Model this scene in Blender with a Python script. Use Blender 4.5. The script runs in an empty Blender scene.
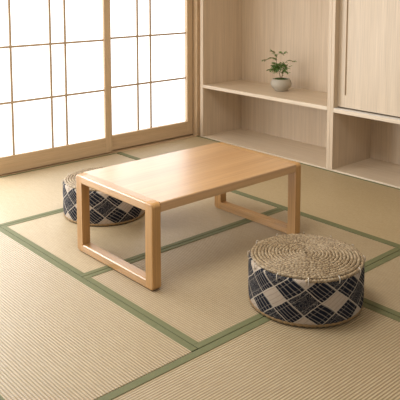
import bpy, bmesh, math, random
from mathutils import Vector, Matrix
R = math.radians
sc = bpy.context.scene
col = sc.collection

# ------------------------------------------------------------------ helpers
def new_obj(name, bm, mat=None, parent=None, loc=None, smooth=False):
    me = bpy.data.meshes.new(name)
    bmesh.ops.recalc_face_normals(bm, faces=bm.faces[:])
    bm.to_mesh(me); bm.free()
    if smooth:
        for p in me.polygons: p.use_smooth = True
    o = bpy.data.objects.new(name, me)
    col.objects.link(o)
    if mat: me.materials.append(mat)
    if parent: o.parent = parent
    if loc: o.location = loc
    return o

def empty(name, loc, rz=0, label=None, cat=None, group=None, kind=None):
    o = bpy.data.objects.new(name, None)
    o.empty_display_size = .1
    col.objects.link(o)
    o.location = loc; o.rotation_euler = (0, 0, rz)
    tag(o, label, cat, group, kind)
    return o

def tag(o, label=None, cat=None, group=None, kind=None):
    if label: o['label'] = label
    if cat: o['category'] = cat
    if group: o['group'] = group
    if kind: o['kind'] = kind
    return o

def box(bm, x0, x1, y0, y1, z0, z1, bevel=0.0, seg=2):
    r = bmesh.ops.create_cube(bm, size=1)
    vs = r['verts']
    for v in vs:
        v.co = Vector(((x0 + x1) / 2 + v.co.x * (x1 - x0), (y0 + y1) / 2 + v.co.y * (y1 - y0), (z0 + z1) / 2 + v.co.z * (z1 - z0)))
    if bevel:
        es = {e for v in vs for e in v.link_edges}
        bmesh.ops.bevel(bm, geom=list(es), offset=bevel, segments=seg, profile=.5, affect='EDGES')

def box_bm(*a, **k):
    bm = bmesh.new(); box(bm, *a, **k); return bm

def lathe(bm, prof, n=96, cap=True):
    rings = []
    for r, z in prof:
        if r < 1e-6: rings.append([bm.verts.new((0, 0, z))]); continue
        rings.append([bm.verts.new((r * math.cos(2 * math.pi * i / n), r * math.sin(2 * math.pi * i / n), z)) for i in range(n)])
    for A, B in zip(rings, rings[1:]):
        for i in range(n):
            j = (i + 1) % n
            if len(A) == 1 and len(B) == 1: continue
            if len(A) == 1: bm.faces.new((A[0], B[i], B[j]))
            elif len(B) == 1: bm.faces.new((A[i], A[j], B[0]))
            else: bm.faces.new((A[i], A[j], B[j], B[i]))

def tube(bm, pts, rad, n=8, cap=True):
    pts = [Vector(p) for p in pts]
    rads = rad if isinstance(rad, (list, tuple)) else [rad] * len(pts)
    rings = []
    for i, p in enumerate(pts):
        t = (pts[min(i + 1, len(pts) - 1)] - pts[max(i - 1, 0)]).normalized()
        a = Vector((0, 0, 1)) if abs(t.z) < .9 else Vector((1, 0, 0))
        u = t.cross(a).normalized(); w = u.cross(t).normalized()
        rings.append([bm.verts.new(p + rads[i] * (u * math.cos(2 * math.pi * k / n) + w * math.sin(2 * math.pi * k / n))) for k in range(n)])
    for A, B in zip(rings, rings[1:]):
        for k in range(n):
            bm.faces.new((A[k], A[(k + 1) % n], B[(k + 1) % n], B[k]))
    if cap:
        bm.faces.new(rings[0]); bm.faces.new(rings[-1][::-1])

# ------------------------------------------------------------------ material tools
class NT:
    def __init__(s, name):
        s.m = bpy.data.materials.new(name); s.m.use_nodes = True
        s.t = s.m.node_tree; s.b = s.t.nodes['Principled BSDF']
    def n(s, typ, **k):
        d = s.t.nodes.new(typ)
        for a, v in k.items(): setattr(d, a, v)
        return d
    def l(s, a, b): s.t.links.new(a, b)
    def put(s, sock, v):
        if hasattr(v, 'is_output'): s.l(v, sock)
        else: sock.default_value = v
    def math(s, op, a, b=0.0, c=None, clamp=False):
        d = s.n('ShaderNodeMath', operation=op, use_clamp=clamp)
        s.put(d.inputs[0], a); s.put(d.inputs[1], b)
        if c is not None: s.put(d.inputs[2], c)
        return d.outputs[0]
    def mix(s, f, a, b):
        d = s.n('ShaderNodeMix', data_type='RGBA')
        s.put(d.inputs[0], f); s.put(d.inputs[6], a); s.put(d.inputs[7], b)
        return d.outputs[2]
    def mapping(s, scale):
        tc = s.n('ShaderNodeTexCoord'); mp = s.n('ShaderNodeMapping')
        mp.inputs['Scale'].default_value = scale
        s.l(tc.outputs['Object'], mp.inputs['Vector'])
        return mp.outputs[0]
    def xyz(s):
        tc = s.n('ShaderNodeTexCoord'); sp = s.n('ShaderNodeSeparateXYZ')
        s.l(tc.outputs['Object'], sp.inputs[0]); return sp.outputs
    def noise(s, vec, scale=1, detail=3, rough=.5, dist=0):
        d = s.n('ShaderNodeTexNoise')
        d.inputs['Scale'].default_value = scale; d.inputs['Detail'].default_value = detail
        d.inputs['Roughness'].default_value = rough; d.inputs['Distortion'].default_value = dist
        if vec is not None: s.l(vec, d.inputs['Vector'])
        return d.outputs[0]
    def ramp(s, f, stops):
        d = s.n('ShaderNodeValToRGB'); s.l(f, d.inputs[0])
        e = d.color_ramp.elements
        while len(e) < len(stops): e.new(.5)
        for k, (p, c) in enumerate(stops):
            e[k].position = p
            e[k].color = (*c, 1) if hasattr(c, '__len__') else (c, c, c, 1)
        return d.outputs[0]
    def bump(s, h, strength, dist):
        d = s.n('ShaderNodeBump'); d.inputs['Strength'].default_value = strength; d.inputs['Distance'].default_value = dist
        s.l(h, d.inputs['Height']); s.l(d.outputs[0], s.b.inputs['Normal'])

def c4(c): return (*c, 1)
def wood(name, dark, light, axis, rough=.5, across=28, along=1.1, streak=.35, spec=.5):
    t = NT(name)
    sc1 = [across] * 3; sc1['xyz'.index(axis)] = along
    sc2 = [across * 7] * 3; sc2['xyz'.index(axis)] = along * 3
    sc3 = [3.0] * 3; sc3['xyz'.index(axis)] = .5
    a = t.noise(t.mapping(sc1), 1, 4, .55, .6)
    b = t.noise(t.mapping(sc2), 1, 2, .6)
    c = t.noise(t.mapping(sc3), 1, 2, .5)
    f = t.math('ADD', t.math('MULTIPLY', a, .6), t.math('MULTIPLY', c, .4))
    base = t.ramp(f, [(.34, dark), (.66, light)])
    st = t.ramp(b, [(.38, 1 - streak), (.56, 1.0)])
    mx = t.n('ShaderNodeMix', data_type='RGBA', blend_type='MULTIPLY'); mx.inputs[0].default_value = .55
    t.l(base, mx.inputs[6]); t.l(st, mx.inputs[7])
    t.l(mx.outputs[2], t.b.inputs['Base Color'])
    t.b.inputs['Roughness'].default_value = rough
    t.b.inputs['Specular IOR Level'].default_value = spec
    t.bump(b, .12, .002)
    return t.m

def plain(name, c, rough=.6, spec=.4):
    t = NT(name)
    n = t.noise(t.mapping((1, 1, 1)), 30, 3)
    t.l(t.mix(n, c4([x * .92 for x in c]), c4([min(1, x * 1.06) for x in c])), t.b.inputs['Base Color'])
    t.b.inputs['Roughness'].default_value = rough; t.b.inputs['Specular IOR Level'].default_value = spec
    return t.m

def tatami(name, axis, period=.0125, amt=1.0, tone=((.43, .325, .188), (.525, .425, .262))):
    """woven rush: ribs running along `axis`, fine reed streaks and broad tone changes"""
    t = NT(name); o = t.xyz()
    run, crs = (o[0], o[1]) if axis == 'x' else (o[1], o[0])
    sc = (5, 60, 60) if axis == 'x' else (60, 5, 60)
    wob = t.math('MULTIPLY', t.noise(t.mapping(sc), .3, 2), .004)
    w = t.math('SINE', t.math('MULTIPLY', t.math('ADD', crs, wob), 2 * math.pi / period))
    rib = t.math('POWER', t.math('MULTIPLY_ADD', w, .5, .5), .7)
    kn = t.math('MULTIPLY_ADD', t.math('SINE', t.math('MULTIPLY', run, 2 * math.pi / .011)), .5, .5)
    sc2 = (420, 30, 30) if axis == 'x' else (30, 420, 30)
    fine = t.noise(t.mapping(sc2), 1, 2, .6)
    sc3 = (14, 90, 90) if axis == 'x' else (90, 14, 90)
    med = t.noise(t.mapping(sc3), 1, 3, .6)
    broad = t.noise(t.mapping((2.2, 2.2, 2.2)), 1, 3, .5)
    base = t.mix(broad, c4(tone[0]), c4(tone[1]))
    base = t.mix(t.math('MULTIPLY', t.ramp(med, [(.35, 0.), (.7, 1.)]), .5), base, c4((.34, .24, .13)))
    base = t.mix(t.math('MULTIPLY', t.ramp(fine, [(.4, 0.), (.7, 1.)]), .30), base, c4((.64, .54, .37)))
    base = t.mix(t.math('MULTIPLY', t.math('SUBTRACT', 1.0, rib), .62 * amt), base, c4((.22, .15, .08)))
    t.l(base, t.b.inputs['Base Color'])
    t.b.inputs['Roughness'].default_value = .48
    t.b.inputs['Specular IOR Level'].default_value = .6
    h = t.math('ADD', rib, t.math('MULTIPLY', kn, .15))
    t.bump(h, .5 * amt, .003)
    return t.m

# ------------------------------------------------------------------ materials
CAB_D, CAB_L = (.585, .45, .31), (.70, .56, .405)
M = {}
M['cab_z'] = wood('pale_ash_upright', CAB_D, CAB_L, 'z', .5, 34, .9, .22)
M['cab_x'] = wood('pale_ash_lengthwise', (.65, .52, .375), (.75, .625, .47), 'x', .38, 26, .9, .2)
M['door'] = wood('pale_ash_door', (.61, .48, .335), (.71, .575, .42), 'z', .45, 34, .9, .25)
M['sho_z'] = wood('cedar_upright', (.60, .425, .25), (.69, .51, .32), 'z', .45, 40, 1.2, .25)
M['sho_y'] = wood('cedar_level', (.58, .405, .235), (.67, .49, .305), 'y', .45, 40, 1.2, .25)
OD, OL = (.43, .225, .075), (.56, .315, .12)
M['bar'] = wood('thin_cedar_lath', (.48, .35, .22), (.54, .41, .27), 'y', .5, 40, 1.2, .15)
M['tab_y'] = wood('oak_lengthwise', (.49, .262, .10), (.62, .362, .155), 'y', .42, 16, .7, .25, .6)
def varnish(m, w, ior):
  for nd in m.node_tree.nodes:
    if nd.type == 'BSDF_PRINCIPLED':
        nd.inputs['Coat Weight'].default_value = w; nd.inputs['Coat Roughness'].default_value = .27; nd.inputs['Coat IOR'].default_value = ior
M['tab_x'] = wood('oak_crosswise', OD, OL, 'x', .33, 30, 1.2, .3, .6)
M['tab_z'] = wood('oak_upright', OD, OL, 'z', .38, 34, 1.2, .3)
varnish(M['tab_y'], 1.0, 2.3)
varnish(M['tab_x'], .7, 1.6)
M['green'] = None
t = NT('green_cloth_edging')
n1 = t.noise(t.mapping((1, 1, 1)), 260, 2); n2 = t.noise(t.mapping((1, 1, 1)), 18, 3)
g = t.mix(n2, c4((.095, .10, .036)), c4((.14, .142, .06)))
g = t.mix(t.math('MULTIPLY', n1, .5), g, c4((.195, .198, .095)))
t.l(g, t.b.inputs['Base Color']); t.b.inputs['Roughness'].default_value = .75
t.bump(n1, .4, .001)
M['green'] = t.m
M['tat_x'] = tatami('rush_weave_lengthwise', 'x', amt=1.4)
M['tat_y'] = tatami('rush_weave_crosswise', 'y', amt=1.4)
M['tat_s'] = tatami('rush_weave_fine', 'x', .0115, .7)
M['tat_f'] = tatami('sheen_toned_rush_weave', 'x', .0115, .4, ((.385, .285, .145), (.45, .345, .185)))  # darker, browner tone paints in the weaker sheen of the far mat
M['floor'] = plain('subfloor_board', (.50, .38, .22))
M['wall'] = plain('plaster', (.72, .66, .57), .85)
M['ceil'] = plain('ceiling_board', (.70, .62, .50), .8)
M['white'] = plain('white_track', (.72, .70, .67), .4)
M['dark'] = plain('dark_recess', (.05, .035, .025), .8)

# shoji paper: a lit, translucent sheet with daylight behind it
t = NT('lit_shoji_paper')
nz = t.noise(t.mapping((1, 1, 1)), 40, 4)
t.l(t.mix(nz, c4((.50, .50, .50)), c4((.54, .54, .535))), t.b.inputs['Base Color'])
t.b.inputs['Roughness'].default_value = .9
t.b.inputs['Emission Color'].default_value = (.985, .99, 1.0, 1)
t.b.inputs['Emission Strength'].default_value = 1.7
M['paper'] = t.m

# seagrass rope
t = NT('seagrass_rope')
n1 = t.noise(t.mapping((1, 1, 1)), 95, 2, .6); n2 = t.noise(t.mapping((1, 1, 1)), 22, 3, .6)
b = t.mix(t.ramp(n1, [(.38, 0.), (.62, 1.)]), c4((.17, .115, .06)), c4((.42, .315, .19)))
b = t.mix(t.math('MULTIPLY', t.ramp(n2, [(.5, 0.), (.75, 1.)]), .5), b, c4((.50, .40, .27)))
t.l(b, t.b.inputs['Base Color']); t.b.inputs['Roughness'].default_value = .55
t.bump(n1, .5, .003)
M['rope'] = t.m
M['jute'] = plain('brown_jute', (.27, .17, .075), .8)
M['cream_thread'] = plain('cream_thread', (.62, .55, .46), .8)

# patchwork cloth on the pouf wall
def patchwork():
    t = NT('navy_cream_patchwork'); o = t.xyz()
    zz, yy, xx = o[2], o[1], o[0]
    ang = t.math('ARCTAN2', yy, xx)
    jit = t.math('MULTIPLY', t.math('SUBTRACT', t.noise(t.mapping((1, 1, 1)), 9, 2), .5), .22)
    U = t.math('ADD', t.math('MULTIPLY', ang, 12 / (2 * math.pi)), jit)
    V = t.math('MULTIPLY', t.math('SUBTRACT', zz, .106), 1 / .100)
    p = t.math('ADD', U, V); q = t.math('SUBTRACT', U, V)
    p, q = [t.math('SUBTRACT', v, t.math('MULTIPLY', t.math('SINE', t.math('MULTIPLY', v, math.pi)), .055)) for v in (p, q)]
    pi_ = t.math('ROUND', p); qi = t.math('ROUND', q)
    ap = t.math('ABSOLUTE', t.math('SUBTRACT', p, pi_)); aq = t.math('ABSOLUTE', t.math('SUBTRACT', q, qi))
    po = t.math('ABSOLUTE', t.math('MODULO', pi_, 2.0)); qo = t.math('ABSOLUTE', t.math('MODULO', qi, 2.0))
    both = t.math('GREATER_THAN', t.math('MULTIPLY', po, qo), .5)
    none = t.math('LESS_THAN', t.math('ADD', po, qo), .5)
    navy = c4((.006, .008, .014)); navy2 = c4((.014, .017, .027)); cream = c4((.42, .335, .26)); line = c4((.50, .43, .35))
    # ribs in the striped patches
    s1 = t.math('SINE', t.math('MULTIPLY', p, 2 * math.pi * 5))
    stripe = t.math('GREATER_THAN', s1, .78)
    tone = t.noise(t.mapping((1, 1, 1)), 60, 2)
    nv = t.mix(tone, navy, navy2)
    striped = t.mix(t.math('MULTIPLY', stripe, .55), nv, c4((.36, .31, .26)))
    # swirl patches
    sw = t.noise(t.mapping((1, 1, 1)), 38, 1, .5, 1.5)
    rg = t.math('GREATER_THAN', t.math('SINE', t.math('MULTIPLY', sw, 55.0)), .72)
    swirl = t.mix(t.math('MULTIPLY', rg, .55), c4((.014, .015, .022)), c4((.30, .27, .235)))
    # cream patches with thin quilting lines
    s2 = t.math('GREATER_THAN', t.math('SINE', t.math('MULTIPLY', q, 2 * math.pi * 4)), .88)
    cr = t.mix(t.math('MULTIPLY', s2, .45), t.mix(tone, cream, c4((.48, .40, .32))), c4((.22, .18, .15)))
    base = t.mix(none, striped, swirl)
    base = t.mix(both, base, cr)
    edge = t.math('GREATER_THAN', t.math('MAXIMUM', ap, aq), .474)
    ex = t.math('LESS_THAN', t.math('ABSOLUTE', t.math('SUBTRACT', aq, .27)), .016)
    ex = t.math('MULTIPLY', ex, t.math('SUBTRACT', 1.0, both))
    base = t.mix(t.math('MULTIPLY', ex, .25), base, line)
    base = t.mix(t.math('MULTIPLY', edge, .85), base, line)
    t.l(base, t.b.inputs['Base Color'])
    t.b.inputs['Roughness'].default_value = .85
    t.b.inputs['Specular IOR Level'].default_value = .1
    wv = t.noise(t.mapping((1, 1, 1)), 220, 2)
    t.bump(t.math('ADD', wv, t.math('MULTIPLY', stripe, .6)), .5, .0015)
    return t.m
M['patch'] = patchwork()

# ------------------------------------------------------------------ setting
def struct(name, bm, m, parent=None, kind='structure'):
    o = new_obj(name, bm, m, parent)
    if not parent: o['kind'] = kind
    return o

H = 2.42
struct('floor', box_bm(-.115, 6.2, -6.5, .62, -.16, -.056), M['floor'])
struct('ceiling', box_bm(-.115, 6.2, -6.5, .62, H, H + .08), M['ceil'])
struct('wall_back', box_bm(-.115, 6.2, .53, .62, -.056, H), M['wall'])
bm = bmesh.new()
box(bm, -.115, -.002, -6.5, -5.0, -.056, H)
box(bm, -.115, -.002, -5.0, .53, 1.86, H)  # wall below stays open beyond the screens, invented to let the added light in
struct('wall_left', bm, M['wall'])
# threshold with two grooves; outer strip raised to block light under the screens
bm = bmesh.new()
for x0, x1, z1 in ((-.115, -.0885, .022), (-.088, -.050, -.022), (-.050, -.042, .002), (-.042, -.014, -.022), (-.014, -.001, .002)):
    box(bm, x0, x1, -5.0, -.004, -.056, z1)
struct('trim_1', bm, M['sho_y'])
bm = bmesh.new()
for x0, x1, z0 in ((-.115, -.088, 1.795), (-.088, -.050, 1.815), (-.050, -.042, 1.795), (-.042, -.014, 1.815), (-.014, .012, 1.795)):
    box(bm, x0, x1, -5.0, -.004, z0, 1.858)
struct('trim_2', bm, M['sho_y'])
bm = box_bm(-.0884, -.001, -.003, .04, -.056, 1.858, bevel=.003)
box(bm, -.115, -.0885, -.03, .04, -.056, 1.858)  # rear lip added to block light leaking through the gap
struct('trim_3', bm, M['sho_z'])      # corner post
bm = bmesh.new()
box(bm, -.115, .0395, .0405, .075, -.056, H)
struct('trim_4', bm, M['sho_z'])

def shoji(name, xf, xb, y0, y1, sl, sr, bars, levels):
    """one sliding paper screen; xf/xb front and rear planes"""
    e = empty(name, (xf, (y0 + y1) / 2, 0), kind='structure')
    def part(n, bm, m):
        o = new_obj(n, bm, m, e); o.matrix_parent_inverse = Matrix.Translation(-e.location); return o
    zb, zt, rail = .011, 1.812, .137
    part('stile', box_bm(xb, xf, y0, y0 + sl, zb, zt, bevel=.002), M['sho_z'])
    part('stile', box_bm(xb, xf, y1 - sr, y1, zb, zt, bevel=.002), M['sho_z'])
    part('bottom_rail', box_bm(xb, xf, y0 + sl, y1 - sr, zb, rail, bevel=.002), M['sho_y'])
    part('top_rail', box_bm(xb, xf, y0 + sl, y1 - sr, zt - .07, zt, bevel=.002), M['sho_y'])
    part('paper', box_bm(xb + .002, xb + .004, y0 + sl - .003, y1 - sr + .003, rail - .003, zt - .067), M['paper'])
    for y in bars:
        part('lattice_bar', box_bm(xb + .004, xb + .014, y - .0078, y + .0078, rail, zt - .07), M['bar'])
    for z in levels:
        part('lattice_bar', box_bm(xb + .004, xb + .0138, y0 + sl, y1 - sr, z - .0078, z + .0078), M['bar'])
LV = (.547, .961, 1.375)
shoji('door_1', -.014, -.042, -1.985, -.934, .05, .064, (-1.808, -1.480, -1.351), [z - .012 for z in LV])
shoji('door_2', -.050, -.088, -1.010, -.013, .06, .064, (-.618, -.478), [z - .006 for z in LV])

# ------------------------------------------------------------------ tatami mats
BT = .0022
def mat_thing(x0, x1, y0, y1, m, bands, label):
    """bands: side -> width"""
    g = .0016
    x0 += g; x1 -= g; y0 += g; y1 -= g
    cx, cy = (x0 + x1) / 2, (y0 + y1) / 2
    e = empty('tatami_mat', (cx, cy, -.055), label=label, cat='tatami mat', group='tatami mats covering the floor')
    def part(n, bm, mm):
        o = new_obj(n, bm, mm, e); o.location = (0, 0, .055); return o
    part('rush_surface', box_bm(x0 - cx, x1 - cx, y0 - cy, y1 - cy, -.055, 0, bevel=.004), m)
    # cloth edging wraps the side; where two bands meet they are mitred by trimming the y bands
    xa = x0 + bands.get('x0', 0); xb = x1 - bands.get('x1', 0)
    for s, w in bands.items():
        if s == 'x0': a = (x0, x0 + w, y0, y1)
        elif s == 'x1': a = (x1 - w, x1, y0, y1)
        elif s == 'y0': a = (xa, xb, y0, y0 + w)
        else: a = (xa, xb, y1 - w, y1)
        part('cloth_border', box_bm(a[0] - cx, a[1] - cx, a[2] - cy, a[3] - cy, -.05, BT, bevel=.0018), M['green'])
    return e
YA, YF, XM = -2.381, -.914, 2.690
mat_thing(.933, XM - .002, -3.125, YA, M['tat_x'], {'y0': .031, 'y1': .031}, 'ribbed straw tatami mat at lower left, nearest the bottom left corner')
mat_thing(0, .931, -2.75, YF, M['tat_s'], {'x0': .022, 'x1': .030}, 'pale straw tatami mat along the paper screens, under half of the rear pouf')
mat_thing(.931, 1.834, YA, YF, M['tat_s'], {'x0': .029, 'x1': .029, 'y0': .030}, 'straw tatami mat under the rear half of the low table')
mat_thing(1.834, XM, YA, YF, M['tat_x'], {'x0': .029, 'x1': .033, 'y0': .030}, 'straw tatami mat between the low table and the front pouf')
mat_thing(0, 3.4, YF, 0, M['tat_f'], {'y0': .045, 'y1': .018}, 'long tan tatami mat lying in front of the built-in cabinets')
mat_thing(XM, 4.5, -1.57, YF, M['tat_x'], {'x0': .036, 'y0': .034}, 'straw tatami mat at the right edge, behind the front pouf')
mat_thing(XM, 4.5, -3.75, -1.572, M['tat_y'], {'x0': .036, 'y1': .034}, 'ribbed straw tatami mat at the bottom right, nearest, with the front pouf on its corner')

# ------------------------------------------------------------------ cabinets
def parts_of(e):
    def part(n, bm, m, parent=None, smooth=False):
        o = new_obj(n, bm, m, parent or e, smooth=smooth)
        if parent is None: o.matrix_parent_inverse = Matrix.Translation(-e.location)
        return o
    return part
CT = 2.38
BK = .51
e = empty('open_shelf_cabinet', (.77, .25, -.055), label='pale ash built-in open shelf cabinet in the corner, holding the potted plant', cat='cabinet')
P = parts_of(e)
P('side_panel', box_bm(.040, .078, 0, BK, -.055, CT, bevel=.0015), M['cab_z'])
P('side_panel', box_bm(1.478, 1.505, 0, BK, -.055, CT, bevel=.0015), M['cab_z'])
P('back_panel', box_bm(.078, 1.478, BK - .012, BK, -.055, CT), M['cab_z'])
P('bottom_board', box_bm(.078, 1.478, .001, BK - .012, -.055, .012, bevel=.0015), M['cab_x'])
P('shelf', box_bm(.078, 1.478, .0, BK - .012, 0.459, .488, bevel=.0015), M['cab_x'])
P('top_board', box_bm(.078, 1.478, .001, BK - .012, CT - .035, CT), M['cab_x'])

X2 = 3.35
e = empty('sliding_door_cabinet', (2.4, .25, -.055), label='pale ash cabinet on the right with a sliding door above an open dark compartment', cat='cabinet')
P = parts_of(e)
P('side_panel', box_bm(1.506, 1.535, 0, BK, -.055, CT, bevel=.0015), M['cab_z'])
P('side_panel', box_bm(X2 - .03, X2, 0, BK, -.055, CT, bevel=.0015), M['cab_z'])
P('back_panel', box_bm(1.535, X2 - .03, BK - .012, BK, -.055, CT), M['cab_z'])
P('bottom_board', box_bm(1.535, X2 - .03, .001, BK - .012, -.055, .012, bevel=.0015), M['cab_x'])
sh = P('shelf', box_bm(1.535, X2 - .03, .0, BK - .012, .452, .481, bevel=.0015), M['cab_x'])
tr = new_obj('door_track', box_bm(1.537, X2 - .032, .003, .044, .4812, .4845, bevel=.001), M['white'], sh)
tr['label'] = 'thin white door track'
P('top_board', box_bm(1.535, X2 - .03, .001, BK - .012, CT - .035, CT), M['cab_x'])
def slab_with_groove(x0, x1, y0, y1, z0, z1, gx0, gx1, gz0, gz1, gd):
    bm = bmesh.new()
    X = [x0, gx0, gx1, x1]; Z = [z0, gz0, gz1, z1]
    v = {}
    for i, x in enumerate(X):
        for k, z in enumerate(Z):
            v[i, k, 0] = bm.verts.new((x, y0, z)); v[i, k, 1] = bm.verts.new((x, y1, z))
    for i in range(3):
        for k in range(3):
            if not (i == 1 and k == 1): bm.faces.new([v[a, b, 0] for a, b in ((i, k), (i + 1, k), (i + 1, k + 1), (i, k + 1))])
            bm.faces.new([v[a, b, 1] for a, b in ((i, k), (i, k + 1), (i + 1, k + 1), (i + 1, k))])
    for k in range(3):
        for i in (0, 3): bm.faces.new((v[i, k, 0], v[i, k + 1, 0], v[i, k + 1, 1], v[i, k, 1]))
    for i in range(3):
        for k in (0, 3): bm.faces.new((v[i, k, 0], v[i + 1, k, 0], v[i + 1, k, 1], v[i, k, 1]))
    rim = [(1, 1), (2, 1), (2, 2), (1, 2)]
    b = [bm.verts.new((X[i], y0 + gd, Z[k])) for i, k in rim]
    for n in range(4):
        m_ = (n + 1) % 4
        bm.faces.new((v[rim[n][0], rim[n][1], 0], v[rim[m_][0], rim[m_][1], 0], b[m_], b[n]))
    bm.faces.new(b)
    return bm
d = P('sliding_door', slab_with_groove(1.536, 2.46, .050, .074, .492, CT - .04, 1.598, 1.613, .585, 1.75, .014), M['door'])
d2 = P('sliding_door', box_bm(2.42, X2 - .033, .078, .102, .4825, CT - .04, bevel=.001), M['door'])

# ------------------------------------------------------------------ low table
TX0, TX1, TY0, TY1, TH = 1.530, 2.194, -2.222, -1.163, .418
lx, ly, tt, rb = .056, .048, .045, .043
e = empty('low_table', ((TX0 + TX1) / 2, (TY0 + TY1) / 2, 0), label='low rectangular oak table with open loop legs and a bare glossy top', cat='table')
P = parts_of(e)
def leg_bm(x_out, x_in, y0, y1):
    r = .020; s = 1 if x_in > x_out else -1
    pts = []
    for k in range(7):
        a = math.pi / 2 * k / 6
        pts.append((x_out + s * (r - r * math.cos(a)), TH - (r - r * math.sin(a))))
    pts.append((x_in, TH)); pts.append((x_in, 0))
    for k in range(7):
        a = math.pi / 2 * k / 6
        pts.append((x_out + s * (r - r * math.sin(a)), r - r * math.cos(a)))
    bm = bmesh.new()
    A = [bm.verts.new((x, y0, z)) for x, z in pts]; B = [bm.verts.new((x, y1, z)) for x, z in pts]
    n = len(pts)
    bm.faces.new(A); bm.faces.new(B[::-1])
    for k in range(n): bm.faces.new((A[k], A[(k + 1) % n], B[(k + 1) % n], B[k]))
    bmesh.ops.recalc_face_normals(bm, faces=bm.faces[:])
    es = [ed for ed in bm.edges if abs(ed.verts[0].co.y - ed.verts[1].co.y) < 1e-6]
    es = [ed for ed in es if not all(abs(v.co.x - x_in) < 1e-6 for v in ed.verts)]
    yo = y0 if abs(y0 - TY0) < 1e-6 else y1          # the side facing away from the table
    inner = [ed for ed in es if abs(ed.verts[0].co.y - yo) > 1e-6]
    outer = [ed for ed in es if abs(ed.verts[0].co.y - yo) < 1e-6]
    bmesh.ops.bevel(bm, geom=outer, offset=.008, segments=4, profile=.5, affect='EDGES')
    return bm
def rail_bm(ya, yb, z0, z1):
    bm = box_bm(TX0 + lx, TX1 - lx, ya, yb, z0, z1)
    yo = ya if abs(ya - TY0) < 1e-6 else yb
    es = [ed for ed in bm.edges if all(abs(v.co.y - yo) < 1e-6 for v in ed.verts) and abs(ed.verts[0].co.z - ed.verts[1].co.z) < 1e-6]
    bmesh.ops.bevel(bm, geom=es, offset=.008, segments=4, profile=.5, affect='EDGES')
    return bm
for ya, yb in ((TY0, TY0 + ly), (TY1 - ly, TY1)):
    P('leg', leg_bm(TX0, TX0 + lx, ya, yb), M['tab_z'])
    P('leg', leg_bm(TX1, TX1 - lx, ya, yb), M['tab_z'])
    P('end_rail', rail_bm(ya, yb, TH - tt, TH), M['tab_x'])
    P('foot_rail', rail_bm(ya, yb, 0, rb), M['tab_x'])
bm = box_bm(TX0, TX1, TY0 + ly + .0008, TY1 - ly - .0008, TH - tt, TH)
es = [ed for ed in bm.edges if abs(ed.verts[0].co.x - ed.verts[1].co.x) < 1e-6 and abs(ed.verts[0].co.z - ed.verts[1].co.z) < 1e-6 and ed.verts[0].co.z > TH - .01]
bmesh.ops.bevel(bm, geom=es, offset=.006, segments=3, profile=.5, affect='EDGES')
P('tabletop', bm, M['tab_y'])
e.location.z = BT + .0002

# ------------------------------------------------------------------ poufs
PR, PH = .258, .205
def make_pouf(loc, rz, label, tall=1.0):
    e = empty('floor_pouf', loc, rz, label, 'pouf', 'patchwork floor poufs')
    e.scale = (1, 1, tall)
    bm = bmesh.new()
    prof = [(0, .006), (.244, .006), (.2515, .010), (.2555, .020), (.2575, .045), (.2585, .10), (.2580, .155), (.2565, .185), (.252, .194), (.24, .197), (0, .200)]
    lathe(bm, prof, 128)
    new_obj('fabric_body', bm, M['patch'], e, smooth=True)
    # jute edging around the foot
    bm = bmesh.new()
    n = 220
    pts = []
    rings = []
    for i in range(n):
        a = 2 * math.pi * i / n
        rr = .0085 * (1 + .18 * math.sin(i * math.pi * .5))
        rings.append([bm.verts.new(((.2475 + rr * math.cos(b)) * math.cos(a), (.2475 + rr * math.cos(b)) * math.sin(a), .0095 + rr * .95 * math.sin(b))) for b in [2 * math.pi * k / 8 for k in range(8)]])
    for i in range(n):
        A, B = rings[i], rings[(i + 1) % n]
        for k in range(8): bm.faces.new((A[k], A[(k + 1) % 8], B[(k + 1) % 8], B[k]))
    new_obj('jute_edging', bm, M['jute'], e, smooth=True)
    # coiled rope lid: a spiral of plaited rope, each bead a strand passing over
    rnd = random.Random(7)
    bm = bmesh.new()
    pitch = .0155; turns = int(.246 / pitch)
    prev = None; th = 0; ns = 8; k = 0
    Rm = .2525
    while True:
        r = Rm - pitch * th / (2 * math.pi)
        if r < .006: break
        step = .0052 / max(r, .02)
        bead = abs(math.sin(k * math.pi / 3.0 + .35 * math.sin(th * 3.7)))
        rad = .0080 * (.60 + .50 * bead) * (1 + .08 * (rnd.random() - .5))
        zc = .2000 + .009 * (1 - (r / Rm) ** 2) + .002 * (rnd.random() - .5) - (.004 if r > Rm - .012 else 0)
        ca, sa = math.cos(th), math.sin(th)
        skew = .35 * math.sin(k * math.pi / 3.0)
        ring = []
        for q in range(ns):
            b = 2 * math.pi * q / ns
            rr = r + rad * math.cos(b) * 1.02
            tw = skew * .006 * math.cos(b)
            ring.append(bm.verts.new((rr * ca - tw * sa, rr * sa + tw * ca, zc + rad * .95 * math.sin(b))))
        if prev:
            for q in range(ns): bm.faces.new((prev[q], prev[(q + 1) % ns], ring[(q + 1) % ns], ring[q]))
        else: bm.faces.new(ring)
        prev = ring; th += step; k += 1
    bm.faces.new(prev[::-1])
    new_obj('woven_lid', bm, M['rope'], e, smooth=True)
    # cream stitches tying the lid to the cloth
    for a in range(12):
        an = 2 * math.pi * a / 12 + .05
        bm = bmesh.new()
        tube(bm, [(r_ * math.cos(an), r_ * math.sin(an), z_) for r_, z_ in ((.252, .2085), (.2605, .203), (.2615, .193), (.2590, .180))], .0022, 6)
        st = new_obj('stitch', bm, M['cream_thread'], e, smooth=True)
    return e
make_pouf((2.709, -1.751, .0025), R(-51.2), 'round navy and cream patchwork pouf with woven straw lid standing alone in front', 1.045)
make_pouf((1.142, -1.780, .0025), R(-33.5), 'round navy and cream patchwork pouf partly hidden behind the low table, near the screens', 1.07)

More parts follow.
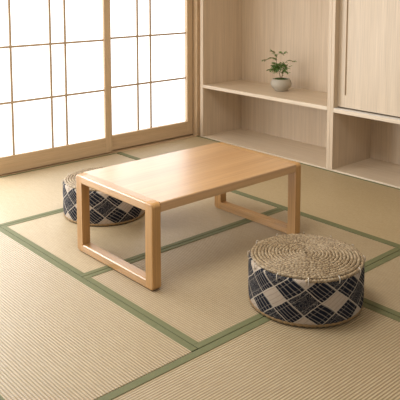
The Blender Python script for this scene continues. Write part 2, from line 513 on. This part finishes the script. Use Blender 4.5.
# ------------------------------------------------------------------ potted plant
e = empty('potted_plant', (.768, .283, .488), R(42), 'small leafy maple like plant in a squat beige bowl on the shelf', 'plant')
bm = bmesh.new()
prof = [(0, 0), (.050, 0), (.055, .002), (.060, .014), (.078, .030), (.088, .048), (.091, .066), (.085, .084), (.078, .098), (.073, .104), (.068, .105), (.066, .100), (.066, .088), (0, .086)]
lathe(bm, prof, 64)
t = NT('sand_glazed_stoneware')
n1 = t.noise(t.mapping((1, 1, 1)), 60, 4, .6); z = t.xyz()[2]
bd = t.noise(t.mapping((6, 6, 90)), 1, 2)
cc = t.mix(n1, c4((.42, .37, .285)), c4((.50, .45, .36)))
cc = t.mix(t.math('MULTIPLY', bd, .3), cc, c4((.30, .255, .19)))
t.l(cc, t.b.inputs['Base Color']); t.b.inputs['Roughness'].default_value = .55
t.bump(bd, .2, .002)
new_obj('pot', bm, t.m, e, smooth=True)
M['moss'] = plain('moss', (.05, .10, .02), .9)
bm = bmesh.new()
rnd = random.Random(3)
lathe(bm, [(0, .108), (.03, .106), (.055, .101), (.0655, .094), (.0655, .087), (0, .0865)], 40)
for v in bm.verts:
    if v.co.z > .09: v.co.z += rnd.uniform(-.003, .004)
for k in range(160):
    a = rnd.uniform(0, 6.28); r = .062 * math.sqrt(rnd.random())
    c = Vector((r * math.cos(a), r * math.sin(a), .104 - .008 * (r / .06) ** 2))
    bmesh.ops.create_icosphere(bm, subdivisions=1, radius=rnd.uniform(.003, .007), matrix=Matrix.Translation(c))
new_obj('moss', bm, M['moss'], e, smooth=True)
M['bark'] = plain('twig_bark', (.15, .105, .06), .8)
def mk_leaf_mat(name, a, b):
    t = NT(name)
    n = t.noise(t.mapping((1, 1, 1)), 45, 2)
    t.l(t.mix(n, c4(a), c4(b)), t.b.inputs['Base Color']); t.b.inputs['Roughness'].default_value = .5
    t.b.inputs['Subsurface Weight'].default_value = 0
    return t.m
M['leaf'] = mk_leaf_mat('green_leaf', (.06, .15, .02), (.19, .31, .07))
M['leaf2'] = mk_leaf_mat('olive_leaf', (.20, .20, .06), (.32, .28, .13))
# branch skeleton in metres: local x = across the view, y = depth, z = up from the shelf
stems = {
 'a': [(-.004, .004, .10), (-.012, .004, .135), (-.022, .010, .17), (-.036, .012, .205), (-.042, .006, .25), (-.043, .002, .285), (-.030, -.006, .315), (-.012, -.012, .328)],
 'b': [(.006, -.004, .10), (.008, -.006, .135), (.012, -.012, .17), (.018, -.018, .205), (.024, -.026, .24), (.040, -.030, .258), (.065, -.034, .268), (.10, -.036, .262)],
 'c': [(0, .010, .10), (.010, .022, .14), (.022, .036, .175), (.034, .050, .20), (.048, .056, .215)],
 'd': [(-.042, .006, .255), (-.060, .018, .278), (-.088, .030, .282), (-.118, .038, .268), (-.145, .040, .258)],
 'e': [(-.043, .002, .285), (-.052, .018, .31), (-.066, .030, .332), (-.084, .036, .335)],
 'f': [(-.012, -.012, .328), (.008, -.016, .325), (.028, -.016, .332)],
 'g': [(.010, -.010, .16), (.030, -.030, .172), (.052, -.044, .168)],
 'h': [(-.020, .010, .165), (-.05, -.012, .182), (-.078, -.03, .186), (-.105, -.034, .184)],
}
bm = bmesh.new()
for k, pts in stems.items():
    r0 = .0034 if k in 'abc' else .0016
    tube(bm, pts, [max(.0009, r0 * (1 - .75 * i / (len(pts) - 1))) for i in range(len(pts))], 7)
new_obj('stem', bm, M['bark'], e, smooth=True)
def leaf(bm, base, dirv, size, roll, droop):
    """palmate five-lobed leaf, folded along its veins"""
    d = Vector(dirv).normalized()
    up = Vector((0, 0, 1)); s = d.cross(up)
    if s.length < .1: s = Vector((1, 0, 0))
    s.normalize(); n = s.cross(d).normalized()
    rot = Matrix.Rotation(roll, 3, d); s = rot @ s; n = rot @ n
    c = bm.verts.new(Vector(base) + d * size * .22)
    ring = []
    lobes = [(-115, .55), (-58, .85), (0, 1.05), (58, .85), (115, .55)]
    for i, (a, L) in enumerate(lobes):
        a = R(a)
        def pt(ang, l, h):
            return bm.verts.new(Vector(base) + d * size * .22 + (d * math.cos(ang) + s * math.sin(ang)) * l * size + n * h * size - Vector((0, 0, 1)) * droop * size * l * l)
        ring.append(pt(a - R(26), L * .34, .05)); ring.append(pt(a - R(11), L * .62, .04))
        ring.append(pt(a, L, -.06))
        ring.append(pt(a + R(11), L * .62, .04))
    ring.append(bm.verts.new(Vector(base)))
    for i in range(len(ring)):
        bm.faces.new((c, ring[i], ring[(i + 1) % len(ring)]))
rnd = random.Random(11)
g1, g2 = bmesh.new(), bmesh.new()
def rdir(bias=(0, 0, 0)):
    v = Vector((rnd.uniform(-1, 1), rnd.uniform(-1, 1), rnd.uniform(-.35, .5))) + Vector(bias)
    return v
# dense low cluster
for k in range(75):
    c = Vector((rnd.gauss(-.026, .033), rnd.gauss(0, .026), rnd.gauss(.203, .018)))
    leaf(g1, c, rdir((.0, -.3, 0)), rnd.uniform(.026, .038), rnd.uniform(-.6, .6), rnd.uniform(.1, .4))
# sprigs
for k, m_, num in (('d', g2, 9), ('e', g2, 8), ('f', g1, 6), ('b', g1, 11), ('c', g1, 7), ('g', g1, 5), ('h', g1, 7), ('a', g1, 4)):
    pts = stems[k]
    for i in range(num):
        f = (i + 1) / num * (len(pts) - 1)
        if k in 'ab': f = max(f, 3.4 if k == 'b' else 4.5)
        j = min(int(f), len(pts) - 2); w = f - j
        p = Vector(pts[j]).lerp(Vector(pts[j + 1]), w)
        dv = (Vector(pts[j + 1]) - Vector(pts[j])).normalized()
        leaf(m_ if rnd.random() < .7 else (g1 if m_ is g2 else g2), p, dv + rdir() * .9, rnd.uniform(.022, .032), rnd.uniform(-.5, .5), rnd.uniform(.1, .5))
new_obj('foliage', g1, M['leaf'], e)
o = new_obj('foliage', g2, M['leaf2'], e); o['label'] = 'olive brown young leaves'

# ------------------------------------------------------------------ light
w = bpy.data.worlds.new('daylight'); sc.world = w; w.use_nodes = True
bg = w.node_tree.nodes['Background']
bg.inputs[0].default_value = (.97, .985, 1.0, 1); bg.inputs[1].default_value = .46

# added area light in an invented open bay, boosting the side light
L = bpy.data.lights.new('added_bay_fill', 'AREA'); L.shape = 'RECTANGLE'; L.size = 1.8; L.size_y = 2.9
L.energy = 128; L.color = (.94, .97, 1)
lo = bpy.data.objects.new('added_bay_fill', L); col.objects.link(lo)
lo.location = (-.16, -3.50, .93); lo.rotation_euler = (0, R(-90), 0)

# ceiling lamp of the room
L = bpy.data.lights.new('ceiling_lamp', 'AREA'); L.shape = 'DISK'; L.size = 1.0
L.energy = 28; L.color = (1, .985, .96)
lo = bpy.data.objects.new('ceiling_lamp', L); col.objects.link(lo)
lo.location = (2.2, -2.3, 2.38)

# ------------------------------------------------------------------ camera
cam = bpy.data.cameras.new('camera'); co = bpy.data.objects.new('camera', cam); col.objects.link(co)
co.location = (4.549, -4.037, 1.45)
co.rotation_euler = (R(90 - 6.404), 0, R(48.177))
cam.sensor_width = 36; cam.sensor_fit = 'HORIZONTAL'
cam.lens = 669.8 / 400 * 36
cam.shift_y = -(200 - 53.49) / 400
cam.clip_start = .05
sc.camera = co
sc.view_settings.view_transform = 'Standard'; sc.view_settings.look = 'None'
sc.view_settings.gamma = 1; sc.view_settings.use_curve_mapping = False
sc.view_settings.exposure = 0.2
